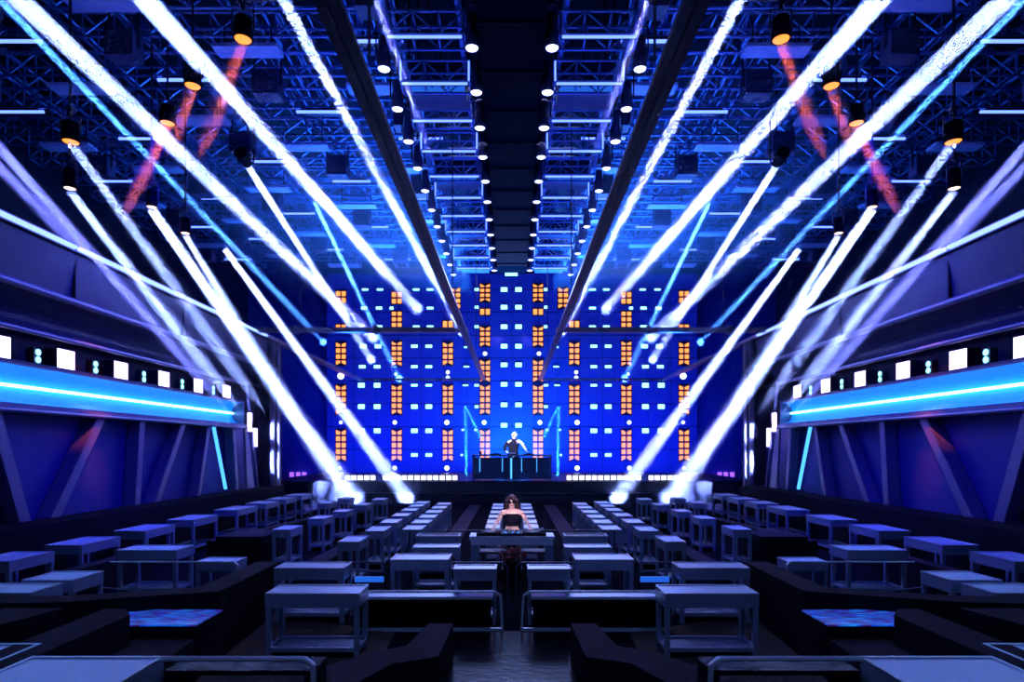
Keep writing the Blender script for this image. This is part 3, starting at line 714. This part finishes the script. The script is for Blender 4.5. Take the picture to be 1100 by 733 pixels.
for s in (-1, 1):
    sd = SIDE[s]
    G = 'silver tray tables'
    table(.84, .36, TH, s * 1.785, 5.4, 'large silver tray table on the carpet, nearest whole one to the camera on the %s' % sd, G)
    table(.76, .36, TH, s * 2.20, 6.55, 'silver tray table just behind the nearest whole one on the %s' % sd, G)
    table(.68, .40, TH, s * 1.08, 7.05, 'silver tray table beside the chrome rail, %s of the centre' % sd, G)
    table(.61, .30, TH, s * 1.0, 7.92, 'silver tray table second from the rail, %s of the centre' % sd, G)
    table(.64, .30, TH, s * 1.1, 8.95, 'dark-topped tray table level with the woman, %s of the centre' % sd, G, dark=True)
    table(.46, .26, TH, s * .40, 6.5, 'narrow low tray table beside the middle gap on the %s' % sd, G)
    table(.76, .42, TH, s * 4.65, 7.7, 'silver tray table on its own with a cyan glint, %s block' % sd, G)
    table(.50, .34, .46, s * 3.75, 7.65, 'low pale table beside the one with cyan glint, %s block' % sd, G)
    table(.82, .55, TH, s * 2.58, 3.22, 'tray table cut by the bottom edge of the picture, %s' % sd, G)
    table(.8, .5, TH, s * 3.53, 3.52, 'tray table at the bottom corner of the picture, %s' % sd, G)
    table(.7, .4, TH, s * 4.67, 5.42, 'dim table half hidden at the %s picture edge, lower one' % sd, G)
    table(.5, .45, TH, s * 4.57, 5.95, 'dim low table just behind the lower edge table, %s' % sd, G)
    for k, y_ in enumerate((9.66, 10.5, 11.32, 12.2, 13.1, 13.95)):
        table(.31, .56, TH, s * 1.60, y_, '%s narrow tray table from the camera in the row nearest the aisle, %s' % (ORD[k], sd), G)
    for k, y_ in enumerate((8.4, 9.5, 10.55, 11.6, 12.6, 13.5, 14.3)):
        table(.30, .58, TH, s * (2.27 if k == 0 else 2.16), y_, '%s narrow tray table from the camera in the second row from the aisle, %s' % (ORD[k], sd), G)
    for k, y_ in enumerate((9.65, 11.15, 12.4, 13.85, 15.3)):
        table(.30, .55, TH, s * (3.68 - .07 * k), y_, '%s narrow tray table from the camera in the third row from the aisle, %s' % (ORD[k], sd), G)
    for k, y_ in enumerate((14.3, 15.6)):
        table(.30, .55, TH, s * (4.45 - .1 * k), y_, '%s narrow tray table in the short far row before the stage, %s' % (['nearer', 'farther'][k], sd), G)
    for k, (y0, y1) in enumerate(((6.93, 7.62), (8.1, 8.9), (9.5, 10.35), (10.95, 11.85), (12.7, 13.7), (14.2, 15.0), (15.4, 16.2), (16.6, 17.4))):
        table(.5, y1 - y0, TH, s * 6.01, y0, '%s dim tray table from the camera in the row along the %s wall' % (ORD[k], sd), G)
    for k, y_ in enumerate((9.85, 10.56, 11.35, 12.15, 13.0, 13.75)):
        table(.235, .48, TH, s * .32, y_, '%s small pale table from the woman, %s of the centre line' % (ORD[k], sd), 'small pale tables behind the woman')
    # soft blocks, low walls and rails
    def block(name, pts, z1, label, cat, top='sofa_top', z0=0):
        mb = MB().prism([(s * x, y) for x, y in pts], z0, z1, 0, 1)
        return obj(name, mb.mesh(name, 'black_block', top), None, label=label, category=cat)
    block('low_partition', [(.52, 5.36), (.74, 5.36), (.83, 4.75), (1.05, 4.62), (1.5, 4.1), (1.5, 3.2), (1.12, 3.2), (1.05, 3.95), (.86, 4.36), (.55, 4.5)], .35, 'dark crooked low booth wall beside the glossy centre floor, %s' % sd, 'low wall')
    block('low_partition', [(2.70, 7.05), (2.98, 7.05), (2.98, 5.75), (3.9, 5.45), (5.4, 5.3), (5.4, 5.05), (3.84, 5.2), (2.70, 5.6)], .58, 'long dark bent low wall behind the glowing table, %s' % sd, 'low wall')
    block('sofa', [(2.98, 3.6), (3.3, 3.6), (3.3, 4.9), (3.12, 4.9), (2.98, 4.72)], .6, 'dark upholstered seat back slanting into the bottom corner, %s' % sd, 'sofa')
    block('sofa', [(3.95, 4.1), (4.35, 4.1), (4.2, 5.0), (3.7, 5.0)], .58, 'dark seat back behind the first at the %s picture edge' % sd, 'sofa')
    block('cube_seat', [(2.52, 4.35), (2.56, 4.88), (3.1, 4.88), (2.96, 4.35)], .36, 'low dark seat block in front of the glowing table, %s' % sd, 'seat')
    block('cube_seat', [(3.95, 9.6), (4.7, 9.6), (4.7, 10.4), (3.95, 10.4)], .5, 'black cube seat in the side block, %s' % sd, 'seat')
    block('low_partition', [(4.85, 9.9), (5.05, 10.0), (4.5, 13.4), (3.6, 14.6), (3.45, 14.5), (4.3, 13.3)], .38, 'dark angled low wall between the side rows, %s' % sd, 'low wall')
    block('low_partition', [(2.75, 8.3), (3.0, 8.3), (3.0, 16.5), (2.75, 16.5)], .22, 'long low kerb wall beside the third row, %s' % sd, 'low wall')
    block('low_partition', [(6.5, 3.5), (7.1, 3.5), (7.1, 17.3), (6.5, 17.3)], .84, 'black banquette wall running below the slanted posts, %s' % sd, 'low wall', top='black_block')
    block('low_partition', [(5.35, 6.0), (5.55, 6.0), (5.55, 9.0), (5.35, 9.0)], .40, 'dark partition before the wall row, %s' % sd, 'low wall')
    # glowing table
    t = thing('screen_table', 'black box table with a glowing blue screen top, %s' % sd, 'table', (s * 3.0, 5.2, 0))
    obj('body', MB().box(-.42, .42, -.25, .25, 0, .44).mesh('body', 'black_block'), t)
    obj('screen', MB().box(-.40, .40, -.235, .235, .44, .452).mesh('screen', 'video'), t, label='glowing blue and violet screen top')
    # floor finishes
    mb = MB().prism([(s * 1.1, 3.0), (s * 2.5, 3.0), (s * 2.7, 6.9), (s * 1.2, 6.2)], 0, .008)
    obj('carpet', mb.mesh('carpet', 'carpet'), None, label='grey speckled carpet under the nearest table, %s' % sd, category='carpet')
    mb = MB().box(s * 1.05, s * 1.42, 10.0, 20.2, 0, .02)
    obj('aisle_runner', mb.mesh('aisle_runner', 'aisle'), None, label='mauve aisle runner towards the stage, %s of the centre' % sd, category='runner')
    mb = MB().prism([(s * 3.1, 8.4), (s * 3.45, 8.4), (s * 3.25, 16.5), (s * 3.05, 16.5)], 0, .02)
    obj('aisle_runner', mb.mesh('aisle_runner', 'aisle'), None, label='mauve runner beside the third row, %s' % sd, category='runner')
    # barrier with chrome tube in front of the centre
    t = thing('barrier', 'low black barrier with chrome tube and glossy ledge, %s of the middle gap' % sd, 'barrier', (0, 6.3, 0))
    obj('panel', flip(MB().box(-1.62, -.22, 0, .05, .03, .33), s).mesh('panel', 'black'), t)
    obj('ledge', flip(MB().box(-1.62, -.20, -.02, .14, .33, .36), s).mesh('ledge', 'chrome'), t)
    obj('kick_strip', flip(MB().box(-1.62, -.10, -.03, .0, 0.0, .035), s).mesh('kick_strip', 'chrome'), t)
    obj('tube_rail', flip(MB().path([(-1.62, .02, .405), (-.19, .02, .405), (-.12, .02, .36), (-.10, .02, 0)], .014), s).mesh('tube_rail', 'chrome'), t)
    t = thing('tube_rail', 'thin dark tube rail bending down beside the middle gap, %s' % sd, 'rail', (0, 7.0, 0))
    obj('rail', flip(MB().path([(-.70, 0, .58), (-.10, 0, .58), (-.05, 0, .53), (-.045, 0, 0)], .010), s).mesh('rail', 'frame_metal'), t)
    t = thing('tube_rail', 'triple dark rail between two tray tables, %s' % sd, 'rail', (0, 6.9, 0))
    rl = MB()
    for zz in (.60, .50): rl.path([(-1.82, 0, zz), (-1.47, 0, zz), (-1.45, 0, zz - .03), (-1.45, 0, 0)], .011)
    obj('rail', flip(rl, s).mesh('rail', 'frame_metal'), t)
    obj('panel', flip(MB().box(-1.8, -1.47, .02, .05, .37, .43), s).mesh('panel', 'screen_glow'), t)
    # front rail with glossy ledge
    t = thing('tube_rail', 'thick chrome rail bending down at the bottom of the picture, %s' % sd, 'rail', (0, 3.68, 0))
    obj('rail', flip(MB().path([(-2.14, 0, .62), (-1.26, 0, .62), (-1.21, 0, .58), (-1.20, 0, 0)], .017, 10), s).mesh('rail', 'chrome'), t)
    obj('ledge', flip(MB().box(-2.14, -1.22, .05, .30, .50, .53).box(-2.14, -2.08, .05, .3, 0, .5).box(-1.28, -1.22, .05, .3, 0, .5), s).mesh('ledge', 'gloss_floor'), t)
    t = thing('tube_rail', 'chrome rail beside the table with cyan glint, %s' % sd, 'rail', (0, 7.45, 0))
    obj('rail', flip(MB().path([(-4.95, 0, .5), (-3.42, 0, .5), (-3.38, 0, .46), (-3.38, 0, 0)], .012), s).mesh('rail', 'chrome'), t)
    t = thing('tube_rail', 'thin blue-lit rail low in the %s side block' % sd, 'rail', (0, 6.95, 0))
    obj('rail', flip(MB().path([(-5.6, 0, .40), (-4.0, 0, .22), (-4.0, 0, 0)], .012), s).mesh('rail', 'frame_metal'), t)

obj('gloss_floor', MB().box(-.85, .85, 2.5, 6.25, 0, .012).mesh('gloss_floor', 'gloss_floor'), None, label='glossy dark centre floor with streaked reflections', category='floor', kind='structure')
obj('tube_rail', MB().tube((-1.6, 9.45, .62), (1.6, 9.45, .62), .008, 6).tube((-1.6, 9.45, 0), (-1.6, 9.45, .62), .008, 6).tube((1.6, 9.45, 0), (1.6, 9.45, .62), .008, 6).mesh('tube_rail', 'dark_metal'), None, label='thin dark rail right behind the woman', category='rail')

# woman's table
t = thing('dj_table', 'grey metal table with decks in front of the woman', 'table', (0, 8.94, 0))
obj('tabletop', MB().box(-.63, .63, 0, .40, .55, .60).mesh('tabletop', 'tray_top'), t)
obj('apron', MB().box(-.61, .61, .01, .03, .47, .55).mesh('apron', 'tray_top'), t)
obj('shelf', MB().box(-.5, .5, .03, .36, .34, .36).mesh('shelf', 'dark_metal'), t)
for sx in (-1, 1): obj('leg', MB().box(sx * .49, sx * .61, .01, .38, 0, .47).mesh('leg', 'tray_metal'), t)
turntable('turntable', 'black deck with pink glints left on the woman\'s table', (-.33, 9.14, .60), 'decks on the woman\'s table')
turntable('turntable', 'black deck right on the woman\'s table', (.31, 9.14, .60), 'decks on the woman\'s table')
mixer('blue-lit mixer in the middle of the woman\'s table', (0, 9.12, .60))
# flowers
t = thing('flower_pot', 'dark red flowers in a black pot before the woman\'s table', 'flowers', (0, 8.2, 0))
obj('pot', MB().lathe([(.10, 0), (.13, .36), (.11, .36), (.09, .3)], n=16).mesh('pot', 'black'), t)
rnd = random.Random(3)
st_ = MB(); fl_ = MB()
for k in range(34):
    a = rnd.uniform(0, 2 * PI); r = rnd.uniform(0, .17); z = .38 + rnd.uniform(0, .16) * (1 - r * 3)
    p = (r * math.cos(a) * 1.2, r * math.sin(a), z + .03)
    st_.tube((0, 0, .32), p, .004, 4); fl_.ball(p, .022, 7, 4).ball((p[0] + .012, p[1], p[2] + .01), .014, 6, 4)
obj('stem', st_.mesh('stem', 'leaf'), t); obj('blossom', fl_.mesh('blossom', 'flower'), t)

# ---------------------------------------------------------------- people
def skin_body(name, nodes, edges, parent, material, sub=2):
    names = list(nodes)
    me = bpy.data.meshes.new(name)
    me.from_pydata([nodes[n][0] for n in names], [(names.index(a), names.index(b)) for a, b in edges], [])
    me.materials.append(MATS[material])
    o = obj(name, me, parent)
    sk = o.modifiers.new('skin', 'SKIN'); sk.use_smooth_shade = True
    if not me.skin_vertices: me.attributes
    for i, n in enumerate(names):
        r = nodes[n][1]; sv = me.skin_vertices[0].data[i]
        sv.radius = r if isinstance(r, tuple) else (r, r)
        sv.use_root = (i == 0)
    sb = o.modifiers.new('sub', 'SUBSURF'); sb.levels = sub; sb.render_levels = sub
    return o
def hand(nodes, edges, key, wrist, tip_dir, side_dir, down):
    """palm and five fingers; tip_dir and side_dir are unit vectors"""
    wv, td, sdv, dn = V(wrist), V(tip_dir).normalized(), V(side_dir).normalized(), V(down)
    nodes[key + 'palm'] = (tuple(wv + td * .05), (.030, .014)); edges.append((key + 'wr', key + 'palm'))
    for i, (o_, L) in enumerate(((-.027, .066), (-.009, .076), (.009, .070), (.026, .055))):
        a = wv + td * .085 + sdv * o_; b = a + td * L * .55 + dn * .006; c = b + td * L * .4 + dn * .02
        for j, p in enumerate((a, b, c)): nodes['%sf%d%d' % (key, i, j)] = (tuple(p), (.0085 - .001 * j,) * 2)
        edges += [(key + 'palm', '%sf%d0' % (key, i)), ('%sf%d0' % (key, i), '%sf%d1' % (key, i)), ('%sf%d1' % (key, i), '%sf%d2' % (key, i))]
    a = wv + td * .035 - sdv * .036; b = a + td * .03 - sdv * .02 + dn * .01
    nodes[key + 't0'] = (tuple(a), (.010,) * 2); nodes[key + 't1'] = (tuple(b), (.008,) * 2)
    edges += [(key + 'palm', key + 't0'), (key + 't0', key + 't1')]

# seated woman behind her table (origin at seat, facing the camera = -y)
t = thing('person', 'woman with long dark hair, sunglasses and dark crop top leaning on her table', 'person', (0, 9.62, 0))
N = {'pelvis': ((0, .06, .52), (.15, .11)), 'waist': ((0, .02, .64), (.105, .08)), 'chest': ((0, -.01, .80), (.135, .09)), 'upper': ((0, .0, .885), (.12, .075)),
     'neck': ((0, -.01, .945), .042), 'jaw': ((0, -.03, .995), (.050, .062)), 'face': ((0, -.03, 1.045), (.066, .080)), 'crown': ((0, -.015, 1.10), (.060, .072)),
     'nose': ((0, -.115, 1.035), .010)}
E = [('pelvis', 'waist'), ('waist', 'chest'), ('chest', 'upper'), ('upper', 'neck'), ('neck', 'jaw'), ('jaw', 'face'), ('face', 'crown'), ('face', 'nose')]
for s, k in ((-1, 'l'), (1, 'r')):
    N[k + 'sh'] = ((s * .165, .0, .88), .043); N[k + 'el'] = ((s * .235, -.10, .74), .032); N[k + 'wr'] = ((s * .30, -.32, .665), (.023, .018))
    E += [('upper', k + 'sh'), (k + 'sh', k + 'el'), (k + 'el', k + 'wr')]
    hand(N, E, k, (s * .30, -.32, .665), (-s * .1, -1, -.02), (s, -.1, 0), V((0, 0, -1)))
    N[k + 'hip'] = ((s * .09, .04, .48), .085); N[k + 'kn'] = ((s * .12, -.20, .44), .055); N[k + 'an'] = ((s * .12, -.17, .08), .036); N[k + 'toe'] = ((s * .13, -.30, .03), (.035, .025))
    E += [('pelvis', k + 'hip'), (k + 'hip', k + 'kn'), (k + 'kn', k + 'an'), (k + 'an', k + 'toe')]
skin_body('body', N, E, t, 'skin')
def shell(rings, n=18):
    mb = MB(); vs = []
    for (cx, cy, z, rx, ry) in rings:
        for i in range(n):
            a = 2 * PI * i / n; vs.append((cx + rx * math.cos(a), cy + ry * math.sin(a), z))
    mb.add(vs, [(j*n+i, j*n+(i+1) % n, (j+1)*n+(i+1) % n, (j+1)*n+i) for j in range(len(rings)-1) for i in range(n)], True)
    return mb
top = shell([(0, .015, .685, .115, .092), (0, 0, .75, .135, .105), (0, -.01, .80, .148, .115), (0, -.005, .85, .14, .10), (0, 0, .87, .125, .085)])
for s in (-1, 1): top.tube((s * .09, -.075, .85), (s * .085, -.01, .935), .011, 6).tube((s * .085, -.01, .935), (s * .09, .07, .85), .011, 6)
obj('crop_top', top.mesh('crop_top', 'cloth'), t)
obj('trousers', shell([(0, .05, .44, .19, .16), (0, .06, .52, .165, .13), (0, .04, .60, .135, .105)]).mesh('trousers', 'cloth'), t)
hr = MB().ball((0, .01, 1.085), .088, 16, 10, (.95, 1.05, .92))
for s in (-1, 1):
    hr.tube((s * .065, -.01, 1.09), (s * .082, .01, .97), .032, 8, .034).tube((s * .082, .01, .97), (s * .10, .0, .86), .034, 8, .022).tube((s * .10, .0, .86), (s * .10, -.03, .80), .022, 8, .008)
    hr.tube((s * .02, -.07, 1.13), (s * .065, -.06, 1.05), .018, 8, .012)
hr.tube((0, .06, 1.08), (0, .09, .85), .07, 10, .05)
obj('hair', hr.mesh('hair', 'hair'), t)
gl = MB()
for s in (-1, 1): gl.ball((s * .033, -.112, 1.058), .031, 10, 6, (1, .35, .8)).tube((s * .052, -.10, 1.06), (s * .07, .0, 1.06), .004, 5)
gl.tube((-.012, -.115, 1.06), (.012, -.115, 1.06), .005, 5)
obj('sunglasses', gl.mesh('sunglasses', 'glasses'), t)
obj('mouth', MB().ball((0, -.098, 1.002), .014, 8, 5, (1, .4, .4)).mesh('mouth', 'flower'), t)
for s in (-1, 1): obj('ear', MB().ball((s * .066, -.02, 1.05), .018, 8, 5, (.4, .7, 1.2)).mesh('ear', 'skin'), t)
o = thing('stool', 'black stool under the seated woman', 'stool', (0, 9.68, 0))
obj('seat', MB().lathe([(.17, .36), (.17, .41), (.14, .415)], n=20).mesh('seat', 'black'), o)
obj('stand', MB().lathe([(.16, 0), (.15, .02), (.03, .04), (.03, .36)], n=16).mesh('stand', 'dark_metal'), o)

# DJ on stage
t = thing('person', 'DJ on stage in dark top and pale hood with one pale arm on the deck', 'person', (.05, 23.0, .75))
N = {'pelvis': ((0, .02, .95), (.16, .11)), 'waist': ((0, -.02, 1.08), (.14, .10)), 'chest': ((0, -.08, 1.30), (.185, .12)), 'upper': ((.02, -.11, 1.42), (.15, .10)),
     'neck': ((.03, -.15, 1.50), .06), 'jaw': ((.03, -.20, 1.555), (.06, .07)), 'face': ((.03, -.21, 1.61), (.075, .09)), 'crown': ((.04, -.19, 1.67), (.066, .078)), 'nose': ((.03, -.30, 1.59), .011)}
E = [('pelvis', 'waist'), ('waist', 'chest'), ('chest', 'upper'), ('upper', 'neck'), ('neck', 'jaw'), ('jaw', 'face'), ('face', 'crown'), ('face', 'nose')]
N['lsh'] = ((-.22, -.10, 1.37), .062); N['lel'] = ((-.34, -.22, 1.15), .045); N['lwr'] = ((-.26, -.45, 1.02), (.026, .022))
N['rsh'] = ((.26, -.10, 1.42), .062); N['rel'] = ((.40, -.22, 1.22), .05); N['rwr'] = ((.52, -.42, 1.04), (.03, .024))
E += [('upper', 'lsh'), ('lsh', 'lel'), ('lel', 'lwr'), ('upper', 'rsh'), ('rsh', 'rel'), ('rel', 'rwr')]
hand(N, E, 'l', N['lwr'][0], (.1, -1, -.1), (-1, -.1, 0), V((0, 0, -1))); hand(N, E, 'r', N['rwr'][0], (.1, -1, -.1), (1, 0, 0), V((0, 0, -1)))
for s, k in ((-1, 'l'), (1, 'r')):
    N[k + 'hip'] = ((s * .10, .02, .88), .095); N[k + 'kn'] = ((s * .12, .0, .48), .06); N[k + 'an'] = ((s * .12, .03, .09), .042); N[k + 'toe'] = ((s * .13, -.12, .035), (.045, .03))
    E += [('pelvis', k + 'hip'), (k + 'hip', k + 'kn'), (k + 'kn', k + 'an'), (k + 'an', k + 'toe')]
skin_body('body', N, E, t, 'pale_sleeve')
obj('dark_top', shell([(0, 0, .92, .185, .14), (0, -.02, 1.08, .17, .135), (0, -.07, 1.27, .215, .155), (.01, -.10, 1.40, .20, .14), (.02, -.12, 1.46, .12, .10)]).tube((-.22, -.10, 1.37), (-.34, -.22, 1.15), .075, 10, .058).tube((-.34, -.22, 1.15), (-.28, -.40, 1.05), .058, 10, .04).mesh('dark_top', 'cloth'), t)
hd = MB().ball((.04, -.17, 1.65), .105, 14, 9, (1, 1.05, 1.0)).tube((.04, -.14, 1.72), (.08, -.10, 1.80), .05, 10, .008)
obj('hood', hd.mesh('hood', 'pale_sleeve'), t)
obj('scarf', MB().lathe([(.10, 1.46), (.13, 1.50), (.10, 1.545), (.07, 1.54)], (.03, -.16, 0), 16).mesh('scarf', 'frame_metal'), t)
gl = MB()
for s in (-1, 1): gl.ball((.03 + s * .032, -.29, 1.62), .024, 8, 5, (1, .4, .7))
obj('sunglasses', gl.mesh('sunglasses', 'glasses'), t)
obj('mouth', MB().ball((.03, -.272, 1.556), .016, 8, 5, (1, .4, .4)).mesh('mouth', 'flower'), t)
obj('trousers', MB().tube((-.10, .02, .93), (-.12, .0, .48), .115, 10, .08).tube((-.12, 0, .48), (-.12, .03, .08), .08, 10, .06).tube((.10, .02, .93), (.12, .0, .48), .115, 10, .08).tube((.12, 0, .48), (.12, .03, .08), .08, 10, .06).mesh('trousers', 'cloth'), t)
